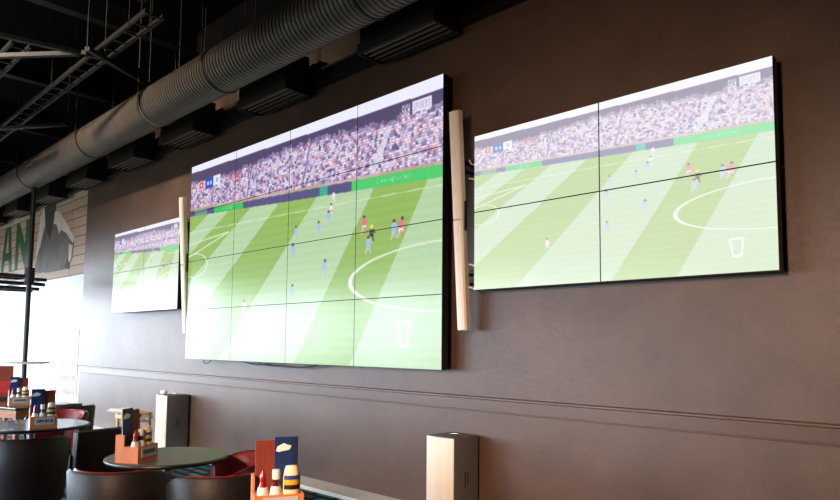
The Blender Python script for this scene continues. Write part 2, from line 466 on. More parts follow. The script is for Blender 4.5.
    put((U > .095) & (U < .104) & (V > .105) & (V < .125), (206, 220, 246)); put((U > .112) & (U < .12) & (V > .105) & (V < .125), (206, 220, 246))
    put((U > .145) & (U < .156) & (V > .10) & (V < .122), (150, 180, 210))
    # broadcaster's words, top right
    F = {'S': '01111100000111000001111110', 'P': '', 'O': ''}
    G = {'s': ['0110', '1000', '0110', '0001', '1110'], 'k': ['1001', '1010', '1100', '1010', '1001'], 'y': ['1001', '1001', '0111', '0001', '0110'],
         'S': ['0111', '1000', '0110', '0001', '1110'], 'P': ['1110', '1001', '1110', '1000', '1000'], 'O': ['0110', '1001', '1001', '1001', '0110'],
         'R': ['1110', '1001', '1110', '1010', '1001'], 'T': ['1111', '0110', '0110', '0110', '0110']}
    def word(s, px, py, sx, sy, c):
        for ch in s:
            for r_, rowbits in enumerate(G[ch]):
                for q, bit in enumerate(rowbits):
                    if bit == '1':
                        img[py + r_ * sy:py + (r_ + 1) * sy, px + q * sx:px + (q + 1) * sx] = c
            px += 5 * sx
    put((U > .917) & (U < .97) & (V > .06) & (V < .102), (232, 228, 244))
    word('sky', int(.888 * W_), int(.066 * H_), 1, 3, (250, 242, 252))
    word('SPORTS', int(.921 * W_), int(.072 * H_), 1, 2, (176, 170, 200))
    # pint glass outline, lower right
    gl = [(.882, .838), (.916, .838), (.910, .922), (.890, .922)]
    for a, b in zip(gl, gl[1:] + gl[:1]): line(a, b, .0045, (246, 248, 246), .95)
    # players
    def man(u, v, c, s=1.0, lean=0.0, shorts=None):
        s *= .82
        c = tuple(np.array(c) * .8 + 46)
        put(((U - u - lean) / (.0052 * s)) ** 2 + ((V - v + .030 * s) / (.0075 * s)) ** 2 < 1, (104, 76, 74))
        put(((U - u) / (.0085 * s)) ** 2 + ((V - v + .008 * s) / (.018 * s)) ** 2 < 1, c)
        put((np.abs(U - u) < .007 * s) & (np.abs(V - v - .012 * s) < .007 * s), shorts or c)
        line((u - .002 * s, v + .015 * s), (u - .009 * s, v + .036 * s), .0042 * s, (226, 196, 190), .9)
        line((u + .002 * s, v + .015 * s), (u + .009 * s, v + .034 * s), .0042 * s, c, .9)
        line((u + .004, v - .016 * s), (u + .014 * s, v - .002), .003 * s, c, .9)
    sky_ = (150, 186, 226); red_ = (226, 96, 112); wh = (236, 230, 236)
    man(.672, .335, wh, .8); man(.664, .385, wh, .8, shorts=(190, 120, 150)); man(.655, .415, sky_, .9)
    man(.531, .452, sky_, .95); man(.62, .452, sky_, .95); man(.521, .53, sky_, 1.1); man(.642, .615, sky_, 1.1, .004)
    man(.522, .70, sky_, 1.0); man(.776, .470, red_, 1.1, shorts=wh); man(.80, .508, (40, 40, 46), 1.0, shorts=(40, 40, 46))
    put(((U - .80) / .007) ** 2 + ((V - .485) / .009) ** 2 < 1, (220, 226, 90))
    man(.79, .548, sky_, 1.1); man(.868, .507, sky_, 1.15); man(.888, .502, red_, 1.15, .004, wh); man(.31, .755, (236, 206, 206), 1.1, shorts=wh)
    return np.clip(img, 0, 255)
PIC = paint()

def to_lin(a):
    a = a / 255.0
    return np.where(a <= .04045, a / 12.92, ((a + .055) / 1.055) ** 2.4)

def sample(u, v):
    x = np.clip(u * W_ - .5, 0, W_ - 1); y = np.clip(v * H_ - .5, 0, H_ - 1)
    x0 = np.floor(x).astype(int); y0 = np.floor(y).astype(int)
    x1 = np.minimum(x0 + 1, W_ - 1); y1 = np.minimum(y0 + 1, H_ - 1)
    fx = (x - x0)[..., None]; fy = (y - y0)[..., None]
    return (PIC[y0, x0] * (1 - fx) + PIC[y0, x1] * fx) * (1 - fy) + (PIC[y1, x0] * (1 - fx) + PIC[y1, x1] * fx) * fy

def screen_face(parent, x0, x1, z0, z1, y, u0, u1, v0, v1, nx, ny, m, lift, gain):
    xs = np.linspace(x0, x1, nx + 1); zs = np.linspace(z1, z0, ny + 1)
    X, Z = np.meshgrid(xs, zs)
    co = np.stack([X, np.full_like(X, y), Z], -1).reshape(-1, 3)
    i = np.arange((nx + 1) * (ny + 1)).reshape(ny + 1, nx + 1)
    fc = np.stack([i[:-1, :-1], i[1:, :-1], i[1:, 1:], i[:-1, 1:]], -1).reshape(-1, 4)
    me = bpy.data.meshes.new('screen_face')
    me.vertices.add(len(co)); me.vertices.foreach_set('co', co.ravel())
    me.loops.add(fc.size); me.loops.foreach_set('vertex_index', fc.ravel())
    me.polygons.add(len(fc)); me.polygons.foreach_set('loop_start', np.arange(0, fc.size, 4)); me.polygons.foreach_set('loop_total', np.full(len(fc), 4))
    me.update(calc_edges=True)
    UU, VV = np.meshgrid(np.linspace(u0, u1, nx + 1), np.linspace(v0, v1, ny + 1))
    c = sample(UU, VV)
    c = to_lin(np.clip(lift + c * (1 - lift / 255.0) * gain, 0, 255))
    at = me.color_attributes.new('picture', 'FLOAT_COLOR', 'POINT')
    at.data.foreach_set('color', np.concatenate([c.reshape(-1, 3), np.ones((len(co), 1))], 1).astype(np.float32).ravel())
    me.materials.append(m)
    o = bpy.data.objects.new('screen_face', me); COL.objects.link(o); o.parent = parent
    return o

YF = 4.4
def video_wall(name, label, x0, zt, cols, rows, w, res, m, lift=0.0, gain=1.0, cat='video wall'):
    h = w * 9 / 16
    root = thing(name, label, cat, (0, 0, 0))
    for r_ in range(rows):
        for c_ in range(cols):
            a, b = x0 + c_ * w, x0 + (c_ + 1) * w
            z1, z0 = zt - r_ * h, zt - (r_ + 1) * h
            g = .0018
            bm = BM()
            box(bm, (a + g, YF + .004, z0 + g), (b - g, YF + .085, z1 - g))
            box(bm, (a + .08, YF + .084, z0 + .06), (b - .08, YF + .11, z1 - .06))
            p = obj('display_panel', bm, 'bezel', root, smooth=False)
            f_ = screen_face(p, a + .0045, b - .0045, z0 + .0045, z1 - .0045, YF + .0035, c_ / cols, (c_ + 1) / cols, r_ / rows, (r_ + 1) / rows, res, res * 9 // 16, m, lift, gain)
    bm = BM()
    for r_ in range(rows):
        zz = zt - (r_ + .5) * h
        box(bm, (x0 + .1, YF + .11, zz + .12), (x0 + cols * w - .1, YF + .15, zz + .16)); box(bm, (x0 + .1, YF + .11, zz - .16), (x0 + cols * w - .1, YF + .15, zz - .12))
    for c_ in range(cols):
        xx = x0 + (c_ + .5) * w
        box(bm, (xx - .2, YF + .13, zt - rows * h + .1), (xx - .15, WY, zt - .1)); box(bm, (xx + .15, YF + .13, zt - rows * h + .1), (xx + .2, WY, zt - .1))
    obj('wall_mount', bm, 'black_metal', root, smooth=False)
    return root

SCR_BIG = screen_mat('big screen picture', 1.0, 0.2)
SCR_R = screen_mat('right screen picture', 1.0, 0.2)
SCR_L = screen_mat('left screen picture', 1.0, 0.2)
PW = 1.2118
big = video_wall('video_wall', 'largest wall display in the middle, sixteen panels showing a football match', -8.849, 4.032, 4, 4, PW, 160, SCR_BIG)
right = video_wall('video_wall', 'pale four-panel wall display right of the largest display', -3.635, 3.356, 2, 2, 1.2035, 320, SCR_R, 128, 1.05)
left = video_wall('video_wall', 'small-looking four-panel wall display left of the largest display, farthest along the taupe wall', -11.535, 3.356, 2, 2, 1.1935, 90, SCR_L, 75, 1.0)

# loose cables under the biggest display
bm = BM()
tube(bm, [(-8.45, 4.47, 1.32), (-8.42, 4.46, 1.27), (-8.34, 4.45, 1.25), (-8.26, 4.46, 1.27), (-8.22, 4.47, 1.32)], .006)
tube(bm, [(-7.5, 4.48, 1.31), (-7.3, 4.47, 1.285), (-7.1, 4.46, 1.27), (-6.9, 4.46, 1.28), (-6.75, 4.46, 1.27), (-6.5, 4.46, 1.265), (-6.2, 4.46, 1.265), (-5.95, 4.47, 1.29), (-5.8, 4.47, 1.32)], .009)
tube(bm, [(-7.1, 4.45, 1.32), (-7.0, 4.44, 1.28), (-6.85, 4.44, 1.27), (-6.75, 4.45, 1.31)], .006)
obj('loose_cable', bm, 'cable', big)
# small cream clips on the left edge of the right display
for z, d in ((3.11, 1), (2.98, 0), (2.22, 0), (2.02, 0)):
    bm = BM()
    box(bm, (-3.655, YF + .02, z - .012), (-3.634, YF + .05, z + .012), bev=.003)
    tube(bm, [(-3.65, YF + .03, z), (-3.68, YF + .02, z + .01), (-3.70, YF + .015, z + (.05 if d else .012))], .007)
    obj('edge_clip', bm, 'cream_body', right, label='cream metal clip')

# ------------------------------------------------------------------ column loudspeakers
def column_speaker(label, x):
    root = thing('column_speaker', label, 'loudspeaker', (0, 0, 0), 0, 'column loudspeakers between the displays')
    w, d = .052, .075
    H = 1.93
    def section(s=1.0):
        return [(-w * s, d), (-w * s, .02), (-w * .8 * s, .004), (-w * .35 * s, -.006), (w * .35 * s, -.006), (w * .8 * s, .004), (w * s, .02), (w * s, d)]
    top = Vector((x, 4.27, 3.585)); bot = Vector((x, 4.40, 1.66))
    ax = (top - bot).normalized(); nx = Vector((1, 0, 0)); ny = ax.cross(nx)
    ny = -ny if ny.y < 0 else ny
    def place(bm, pts, t0, t1):
        A = [bm.verts.new(bot + ax * t0 + nx * a + ny * b) for a, b in pts]; B = [bm.verts.new(bot + ax * t1 + nx * a + ny * b) for a, b in pts]
        bm.faces.new(A[::-1]); bm.faces.new(B)
        for i in range(len(pts)): bm.faces.new([A[i], A[(i + 1) % len(pts)], B[(i + 1) % len(pts)], B[i]])
    for t0, t1 in ((0.0, H / 2 - .002), (H / 2 + .002, H)):
        bm = BM(); place(bm, [(-w, d), (-w, .02), (w, .02), (w, d)], t0, t1)
        b = obj('cabinet', bm, 'cream_body', root, smooth=False)
        bm = BM(); place(bm, [(-w * .98, .021), (-w * .8, .004), (-w * .35, -.006), (w * .35, -.006), (w * .8, .004), (w * .98, .021)], t0 + .006, t1 - .006)
        obj('grille', bm, 'cream', b)
    for t in (.45, 1.45):
        p = bot + ax * t + ny * d
        bm = BM(); box(bm, (x - .02, p.y, p.z - .05), (x + .02, WY, p.z - .03)); box(bm, (x - .02, p.y, p.z + .03), (x + .02, WY, p.z + .05)); box(bm, (x - .04, WY - .012, p.z - .09), (x + .04, WY, p.z + .09))
        obj('bracket', bm, 'black_metal', root, smooth=False)
    bm = BM(); p = bot + ax * 1.0 + ny * (d * .6); box(bm, (x + w, p.y, p.z - .13), (x + w + .012, p.y + .02, p.z + .13))
    obj('side_plate', bm, 'black_metal', root, smooth=False)
    return root
column_speaker('slim cream column loudspeaker between the largest display and the right display', -3.775)
column_speaker('slim cream column loudspeaker between the left display and the largest display', -8.91)

# ------------------------------------------------------------------ floor loudspeakers on the white ledge
def box_speaker(label, x0, w, y0, h):
    root = thing('floor_speaker', label, 'loudspeaker', (x0, y0, .04), 0, 'box loudspeakers standing on the white ledge')
    d = .37
    bm = BM(); box(bm, (0, .03, 0), (w, d * .93, h), bev=.008); obj('cabinet', bm, 'spk_grey', root)
    bm = BM(); box(bm, (.012, d * .93 - .001, .01), (w - .012, d, h - .012), bev=.004); obj('back_panel', bm, 'spk_black', root)
    bm = BM()
    for k in range(8):
        a, b = k / 8, (k + 1) / 8
        za = .02 * (1 - (2 * a - 1) ** 2)
    prism(bm, [(0.004 + (w - .008) * k / 8, .03 - .022 * (1 - (2 * k / 8 - 1) ** 2) - .006) for k in range(9)] + [(w - .004, .032), (.004, .032)], .006, h - .006, 'z')
    obj('front_grille', bm, 'spk_front', root, label='pale curved cloth front')
    bm = BM(); box(bm, (w - .002, .165, h * .40), (w + .003, .173, h * .60)); box(bm, (w - .002, .202, h * .43), (w + .003, .208, h * .58)); obj('side_slot', bm, 'spk_black', root, smooth=False)
    bm = BM(); tube(bm, [(w * .45, .17, h - .004), (w * .45, .17, h + .012), (w * .62, .21, h + .012), (w * .62, .21, h - .004)], .006); obj('top_handle', bm, 'chrome', root)
    return root
box_speaker('box loudspeaker with pale front in the foreground under the gap beside the right display', -4.01, .315, 4.20, .715)
box_speaker('box loudspeaker with pale front behind the grey green round table', -9.31, .34, 4.20, .755)
bm = BM()
bmesh.ops.create_icosphere(bm, subdivisions=3, radius=.05, matrix=Matrix.Translation((-9.22, 4.29, .795 + .033)) @ Matrix.Diagonal((1, .9, .7, 1)))
for v in bm.verts: v.co += Vector((random.uniform(-1, 1), random.uniform(-1, 1), random.uniform(-.6, .6))) * .004
tag(obj('paper_napkin', bm, 'paper'), 'small white crumpled napkin on top of the loudspeaker behind the table', 'napkin')

# ------------------------------------------------------------------ low wooden stand with leaflets, by the wall
st = thing('wooden_stand', 'low pale slatted wooden stand beside the loudspeaker at the wall', 'stand', (-9.80, 3.90, 0))
for (x, y) in ((0, 0), (0, .3), (.36, 0), (.36, .3)):
    obj('post', boxes(((x - .018, y - .018, 0), (x + .018, y + .018, .52)), bev=.003), 'pine', st)
for z in (.44, .24):
    for y in (-.03, .318): obj('slat', boxes(((-.03, y, z), (.39, y + .014, z + .06)), bev=.002), 'pine', st)
obj('shelf', boxes(((.0, 0, .40), (.36, .3, .415))), 'pine', st)
obj('top_board', boxes(((-.36, -.03, .52), (.39, .33, .535)), bev=.003), 'pine', st)
bm = BM()
prism(bm, [(-.42, .0), (.1, .0), (.12, .24), (-.38, .26)], 0, .012, 'z')
lf = obj('leaflet_stack', bm, 'paper'); lf.location = (-9.78, 3.93, .5352)
tag(lf, 'white leaflets lying on top of the low wooden stand', 'leaflets')
bm = BM(); box(bm, (0, 0, 0), (.3, .22, .02), bev=.004)
lf = obj('folded_towel', bm, 'white_plastic'); lf.location = (-9.77, 3.95, .416)
tag(lf, 'folded white cloth inside the low wooden stand', 'cloth')

# ------------------------------------------------------------------ tables
TZ = .78
def round_table(name, label, x, y, r, topm):
    root = thing(name, label, 'table', (x, y, 0), 0.3)
    bm = BM(); lathe(bm, [(0, TZ - .03), (r - .03, TZ - .03), (r - .004, TZ - .022), (r, TZ - .012), (r - .003, TZ - .004), (r - .012, TZ - .0015), (0, TZ - .0015)], 64); obj('tabletop_edge', bm, 'edge', root)
    bm = BM(); lathe(bm, [(0, TZ - .002), (r - .012, TZ - .002), (r - .014, TZ), (0, TZ)], 64); obj('tabletop', bm, topm, root)
    bm = BM(); lathe(bm, [(0, .03), (.035, .03), (.035, TZ - .05), (.12, TZ - .045), (.12, TZ - .03), (0, TZ - .03)], 24); obj('pedestal', bm, 'chrome', root)
    bm = BM(); lathe(bm, [(0, 0), (.26, 0), (.265, .01), (.25, .02), (.08, .035), (.04, .06), (0, .06)], 40); obj('base', bm, 'black_metal', root)
    return root
T1 = (-4.33, 2.06); T2 = (-6.15, 1.80)
round_table('round_table', 'round grey green table in front of the loudspeaker with an orange wooden caddy', T1[0], T1[1], .39, 'table_green')
round_table('round_table', 'round dark shiny table at the left with a caddy turned to the room', -6.75, 1.92, .48, 'table_dark')
T4 = (-2.28, 1.54)
round_table('round_table', 'round dark table below the frame carrying the nearest caddy', T4[0], T4[1], .46, 'table_dark')
def square_table(label, x, y, w, d):
    root = thing('square_table', label, 'table', (x, y, 0), .25)
    obj('tabletop', boxes(((-w / 2, -d / 2, TZ - .03), (w / 2, d / 2, TZ)), bev=.006), 'table_dark', root)
    obj('apron', boxes(((-w / 2 + .02, -d / 2 + .02, TZ - .12), (w / 2 - .02, -d / 2 + .045, TZ - .03)), ((-w / 2 + .02, d / 2 - .045, TZ - .12), (w / 2 - .02, d / 2 - .02, TZ - .03)),
                       ((-w / 2 + .02, -d / 2 + .046, TZ - .12), (-w / 2 + .045, d / 2 - .046, TZ - .03)), ((w / 2 - .045, -d / 2 + .046, TZ - .12), (w / 2 - .02, d / 2 - .046, TZ - .03))), 'table_brown', root, label='orange brown wooden apron')
    for sx in (-1, 1):
        for sy in (-1, 1):
            obj('leg', boxes(((sx * (w / 2 - .05) - .025, sy * (d / 2 - .05) - .025, 0), (sx * (w / 2 - .05) + .025, sy * (d / 2 - .05) + .025, TZ - .03)), bev=.004), 'table_brown', root)
    return root
square_table('square wooden-aproned table behind the left round table', -9.05, 2.5, 1.0, .8)
square_table('farthest table at the left edge holding a tall brown menu', -10.45, 2.5, .8, .8)

# ------------------------------------------------------------------ chairs
def tub_chair(label, group):
    """Back of the shell points to -y, open front to +y."""
    root = thing('tub_chair', label, 'chair', (0, 0, 0), 0, group)
    n_ = 36; A0 = R(118)
    def shell(rin, rout, z_in, name, m):
        bm = BM(); rows = []
        for i in range(n_ + 1):
            a = -A0 + 2 * A0 * i / n_
            f_ = abs(a) / A0
            ztop = .83 - .10 * max(0, (f_ - .45) / .55) ** 1.5
            ring = []
            for (rr, z, fl) in ((rout, z_in, .92), (rout, .58, .98), (rout, ztop - .015, 1.03), ((rin + rout) / 2, ztop, 1.03), (rin, ztop - .015, 1.03), (rin, .58, .98), (rin, z_in, .92)):
                r_ = rr * fl
                ring.append(bm.verts.new((r_ * math.sin(a) * 1.02, -r_ * math.cos(a), z)))
            rows.append(ring)
        for p, q in zip(rows, rows[1:]):
            for k in range(len(p)): bm.faces.new([p[k], p[(k + 1) % len(p)], q[(k + 1) % len(p)], q[k]])
        bm.faces.new(rows[0]); bm.faces.new(rows[-1][::-1])
        return obj(name, bm, m, root, angle=50)
    shell(.248, .275, .36, 'outer_shell', 'leather')
    shell(.222, .247, .38, 'inner_lining', 'red_leather')
    bm = BM(); lathe(bm, [(0, .36), (.205, .36), (.218, .38), (.22, .44), (.205, .465), (0, .475)], 36, sy=1.05); obj('seat', bm, 'red_leather', root)
    bm = BM(); lathe(bm, [(0, .32), (.24, .32), (.245, .355), (0, .358)], 36); obj('seat_frame', bm, 'black_metal', root)
    for sx in (-1, 1):
        for sy in (-1, 1):
            bm = BM(); tube(bm, [(sx * .16, sy * .16, .33), (sx * .205, sy * .205, 0)], .02, 10, .013); obj('leg', bm, 'black_metal', root)
    return root
def square_chair(label):
    root = thing('square_armchair', label, 'chair', (0, 0, 0))
    bm = BM(); box(bm, (-.27, -.27, .36), (.27, -.20, .80), Matrix.Rotation(R(4), 4, 'X'), bev=.015); bk = obj('backrest', bm, 'leather', root)
    bm = BM(); tube(bm, [(-.272, -.285, .37), (-.272, -.285, .79), (-.262, -.285, .805), (.262, -.285, .805), (.272, -.285, .79), (.272, -.285, .37)], .009, 8); obj('piping', bm, 'spk_grey', bk)
    obj('seat', boxes(((-.24, -.2, .36), (.24, .26, .47)), bev=.02), 'red_leather', root)
    for s in (-1, 1): obj('arm', boxes(((min(s * .245, s * .29), -.22, .36), (max(s * .245, s * .29), .24, .62)), bev=.012), 'leather', root)
    for sx in (-1, 1):
        for sy in (-1, 1):
            bm = BM(); tube(bm, [(sx * .21, sy * .2, .37), (sx * .24, sy * .23, 0)], .02, 10, .014); obj('leg', bm, 'black_metal', root)
    return root
def face_to(x, y, tx, ty): return math.atan2(ty - y, tx - x) - PI / 2
G1 = 'tub chairs around the round tables'
c0 = tub_chair('black tub chair in front of the grey green table, left of the two', G1)
chairs = [((-3.92, 1.60), T1, None), ((-3.44, 1.95), (-4.2, 2.12), 'black tub chair in front of the grey green table, right of the two'),
          ((-4.22, 2.52), (-4.47, 1.6), 'red lined tub chair on the wall side of the grey green table'),
          ((-5.62, 1.58), (-6.75, 1.92), 'black tub chair seen from behind at the left dark round table'),
          ((-7.3, 2.3), (-6.75, 1.92), 'red lined tub chair on the far side of the left dark round table'),
          ((-8.0, 2.62), (-9.0, 2.6), 'black tub chair at the square wooden-aproned table')]
for i, ((x, y), t, lb) in enumerate(chairs):
    if i == 0: c0.location = (x, y, 0); c0.rotation_euler = (0, 0, face_to(x, y, *t))
    else:
        r_ = dup(c0, (x, y, 0), face_to(x, y, *t), lb)
        if i == 2: r_.scale = (1, 1, .89)
sq = square_chair('square backed black armchair between the left dark round table and the grey green table')
sq.location = (-6.06, 2.18, 0); sq.rotation_euler = (0, 0, face_to(-6.06, 2.18, -6.85, 2.03))

# ------------------------------------------------------------------ condiment caddies
def caddy(label):
    """Front faces -y; origin at the base centre."""
    root = thing('condiment_caddy', label, 'caddy', (0, 0, 0), 0, 'wooden condiment caddies')
    w, d = .105, .08
    for s in (-1, 1):
        bm = BM()
        prism(bm, [(-d, 0), (d, 0), (d, .17), (.02, .17), (.02, .10), (-d, .10)], min(s * w, s * (w - .01)), max(s * w, s * (w - .01)), 'x')
        obj('side_panel', bm, 'caddy_wood', root, smooth=False)
    obj('base', boxes(((-w + .01, -d, 0), (w - .01, d, .01))), 'caddy_wood', root, smooth=False)
    fp = obj('front_panel', boxes(((-w + .01, -d, .01), (w - .01, -d + .01, .10))), 'caddy_wood', root, smooth=False)
    obj('name_plate', boxes(((-.07, -d - .003, .03), (.08, -d, .092))), 'plate', fp, smooth=False, label='pale grey plate')
    bm = BM()
    x = -.055
    for k, wd in enumerate((.012, .02, .014, .022, .012, .018)):
        box(bm, (x, -d - .0042, .05), (x + wd, -d - .003, .075)); x += wd + .005
    obj('plate_print', bm, 'plate_ink', fp, smooth=False)
    obj('divider', boxes(((-w + .01, .012, .01), (w - .01, .02, .10))), 'caddy_wood', root, smooth=False)
    obj('back_panel', boxes(((-w + .01, d - .01, .01), (w - .01, d, .17))), 'caddy_wood', root, smooth=False)
    return root
def menu(kind, label, h=.32, w=.105, group=None):
    root = thing(kind + '_menu', label, 'menu', (0, 0, 0), 0, group)
    m = 'blue_card' if kind == 'blue' else 'brown_card'
    obj('cover', boxes(((-w / 2, 0, 0), (w / 2, .006, h)), bev=.001), m, root, smooth=False)
    obj('pages', boxes(((-w / 2 + .003, .0062, .002), (w / 2 - .003, .010, h - .003))), 'white_card', root, smooth=False)
    if kind == 'blue':
        bm = BM(); prism(bm, [(-w / 2 + .006, h - .062), (-w / 2 + .02, h - .066), (w * .12, h - .058), (w * .22, h - .04), (w * .05, h - .036), (-w * .1, h - .028), (-w / 2 + .012, h - .042)], -.0015, .0005, 'y'); obj('logo', bm, 'white_card', root, smooth=False)
        obj('side_band', boxes(((w * .26, -.001, .004), (w / 2 - .004, .0004, h - .008))), 'navy_card', root, smooth=False)
    return root
def bottle(kind, label, group):
    root = thing(kind, label, 'bottle', (0, 0, 0), 0, group)
    if kind == 'ketchup_bottle':
        bm = BM(); lathe(bm, [(0, 0), (.024, 0), (.026, .006), (.026, .07), (.023, .10), (.014, .13), (.012, .145), (0, .145)], 24); obj('body', bm, 'ketchup', root)
        bm = BM(); lathe(bm, [(0, .144), (.014, .144), (.014, .165), (.010, .172), (.004, .19), (0, .19)], 20); obj('cap', bm, 'ketchup', root)
        bm = BM(); lathe(bm, [(.0255, .04), (.0266, .04), (.0266, .07), (.0236, .10), (.0195, .118), (.0185, .118)], 24); obj('label_wrap', bm, 'white_plastic', root)
    elif kind == 'sauce_bottle':
        bm = BM(); lathe(bm, [(0, 0), (.027, 0), (.029, .006), (.029, .08), (.022, .11), (.014, .13), (.014, .15), (0, .15)], 24); obj('body', bm, 'brown_sauce', root)
        bm = BM(); lathe(bm, [(0, .149), (.017, .149), (.017, .185), (.015, .19), (0, .19)], 24); obj('cap', bm, 'white_plastic', root)
        bm = BM(); lathe(bm, [(.0285, .05), (.0296, .05), (.0296, .08), (.0226, .11), (.0186, .12), (.0175, .12)], 24); obj('label_wrap', bm, 'white_plastic', root)
    else:
        bm = BM(); lathe(bm, [(0, .03), (.03, .03), (.034, .04), (.037, .09), (.036, .15), (.031, .185), (.024, .203), (0, .206)], 28, sy=.72); obj('body', bm, 'mayo', root)
        bm = BM(); lathe(bm, [(0, 0), (.026, 0), (.027, .005), (.027, .03), (0, .03)], 28, sy=.8); obj('cap', bm, 'label_yellow', root)
        def patch(name, z0, z1, m):
            bm = BM(); seg = 12
            A, B = [], []
            for k in range(seg + 1):
                a = R(-155 + 130 * k / seg)
                for z, Lst in ((z0, A), (z1, B)):
                    r_ = .0373 if z < .15 else .0362
                    Lst.append(bm.verts.new((r_ * math.cos(a), r_ * .72 * math.sin(a) , z)))
            for k in range(seg): bm.faces.new([A[k], A[k + 1], B[k + 1], B[k]])
            obj(name, bm, m, root)
        patch('label_top', .146, .164, 'label_blue'); patch('label_middle', .124, .146, 'label_yellow'); patch('label_base', .104, .124, 'label_dark')
    return root
def put_local(o, cx, cy, cz, rz, lx, ly, lz, extra=0.0, tilt=0.0):
    c, s = math.cos(rz), math.sin(rz)
    o.location = (cx + c * lx - s * ly, cy + s * lx + c * ly, cz + lz); o.rotation_euler = (tilt, 0, rz + extra)
protos = {}
def get(kind, maker, label, *a):
    if kind not in protos:
        protos[kind] = maker(label); return protos[kind]
    return dup(protos[kind], (0, 0, 0), 0, label)
def place_caddy(x, y, rz, where, blue_right, desc):
    cd = get('caddy', caddy, desc); cd.location = (x, y, TZ); cd.rotation_euler = (0, 0, rz)
    sgn = 1 if blue_right else -1
    b = get('blue', lambda l: menu('blue', l, group='blue menus in the caddies'), 'blue menu standing in the ' + where)
    put_local(b, x, y, TZ, rz, sgn * .043, .028, .011, 0, R(-3))
    w_ = get('brown', lambda l: menu('brown', l, h=.305, w=.1, group='brown menus in the caddies'), 'brown menu standing in the ' + where)
    put_local(w_, x, y, TZ, rz, -sgn * .042, .045, .011, 0, R(-2))
    k = get('ketchup', lambda l: bottle('ketchup_bottle', l, 'ketchup bottles in the caddies'), 'red ketchup bottle in the ' + where)
    put_local(k, x, y, TZ, rz, -.066, -.03, .011)
    s_ = get('sauce', lambda l: bottle('sauce_bottle', l, 'sauce bottles in the caddies'), 'brown sauce bottle with white cap in the ' + where)
    put_local(s_, x, y, TZ, rz, -.010, -.03, .011)
    m_ = get('mayo', lambda l: bottle('mayonnaise_bottle', l, 'mayonnaise bottles in the caddies'), 'cream mayonnaise bottle in the ' + where)
    put_local(m_, x, y, TZ, rz, .057, -.03, .011)
def facing(x, y, off=0.0):      # rotation so the front looks back at the eye, plus an offset
    return math.atan2(-y, -x) + PI / 2 + off
C4 = (-2.53, 1.71)
place_caddy(C4[0], C4[1], facing(*C4, R(8)), 'nearest caddy at the bottom', True, 'orange wooden condiment caddy nearest, at the bottom of the photo')
C1 = (-4.28, 1.83)
place_caddy(C1[0], C1[1], facing(*C1, R(56)), 'caddy on the grey green table', False, 'orange wooden condiment caddy turned sideways on the grey green table')
C2 = (-6.47, 1.93)
place_caddy(C2[0], C2[1], facing(*C2, R(5)), 'caddy on the left dark round table', False, 'wooden condiment caddy on the left dark round table')
C3 = (-8.85, 2.37)
place_caddy(C3[0], C3[1], facing(*C3, R(5)), 'caddy on the square table behind', False, 'wooden condiment caddy on the square wooden-aproned table')
fm = menu('brown', 'tall brown menu standing at the left edge on the farthest table', .42, .28)
fm.name = 'brown_menu'; fm.location = (-10.14, 2.49, TZ); fm.rotation_euler = (0, 0, facing(-10.14, 2.49))
obj('red_band', boxes(((-.11, -.002, .06), (.11, .0, .22))), 'poster_red', fm, smooth=False)
obj('stand_foot', boxes(((-.14, -.04, 0), (.14, .06, .012))), 'black_metal', fm, smooth=False)

# ------------------------------------------------------------------ pole with a drinks shelf and a bar rack
pole = thing('shelf_pole', 'slim dark pole with round drinks shelf and bar rack before the brick wall', 'pole', (-13.45, 3.66, 0))
bm = BM(); lathe(bm, [(0, 0), (.16, 0), (.16, .012), (.045, .02), (.042, .04), (.042, 4.345), (0, 4.345)], 20); obj('post', bm, 'black_metal', pole)
bm = BM(); lathe(bm, [(.05, 1.13), (.38, 1.13), (.39, 1.14), (.39, 1.155), (.38, 1.16), (.05, 1.16)], 40); obj('shelf', bm, 'plate', pole)
bm = BM(); lathe(bm, [(.05, 2.55), (.085, 2.55), (.085, 2.86), (.05, 2.86)], 20); obj('collar', bm, 'black_metal', pole)
for k, (x0, y0, y1, z) in enumerate(((0, -.9, 0.06, 2.7), (-.75, -.8, .5, 2.72), (-.15, -.5, .3, 2.58), (-1.0, -.5, .45, 2.55), (-1.6, -.3, .5, 2.55))):
    obj('bar', boxes(((x0 - .035, y0, z - .03), (x0 + .035, y1, z + .03))), 'black_metal', pole, smooth=False)
obj('arm', boxes(((-2.2, -.03, 2.61), (-.05, .03, 2.67))), 'black_metal', pole, smooth=False)

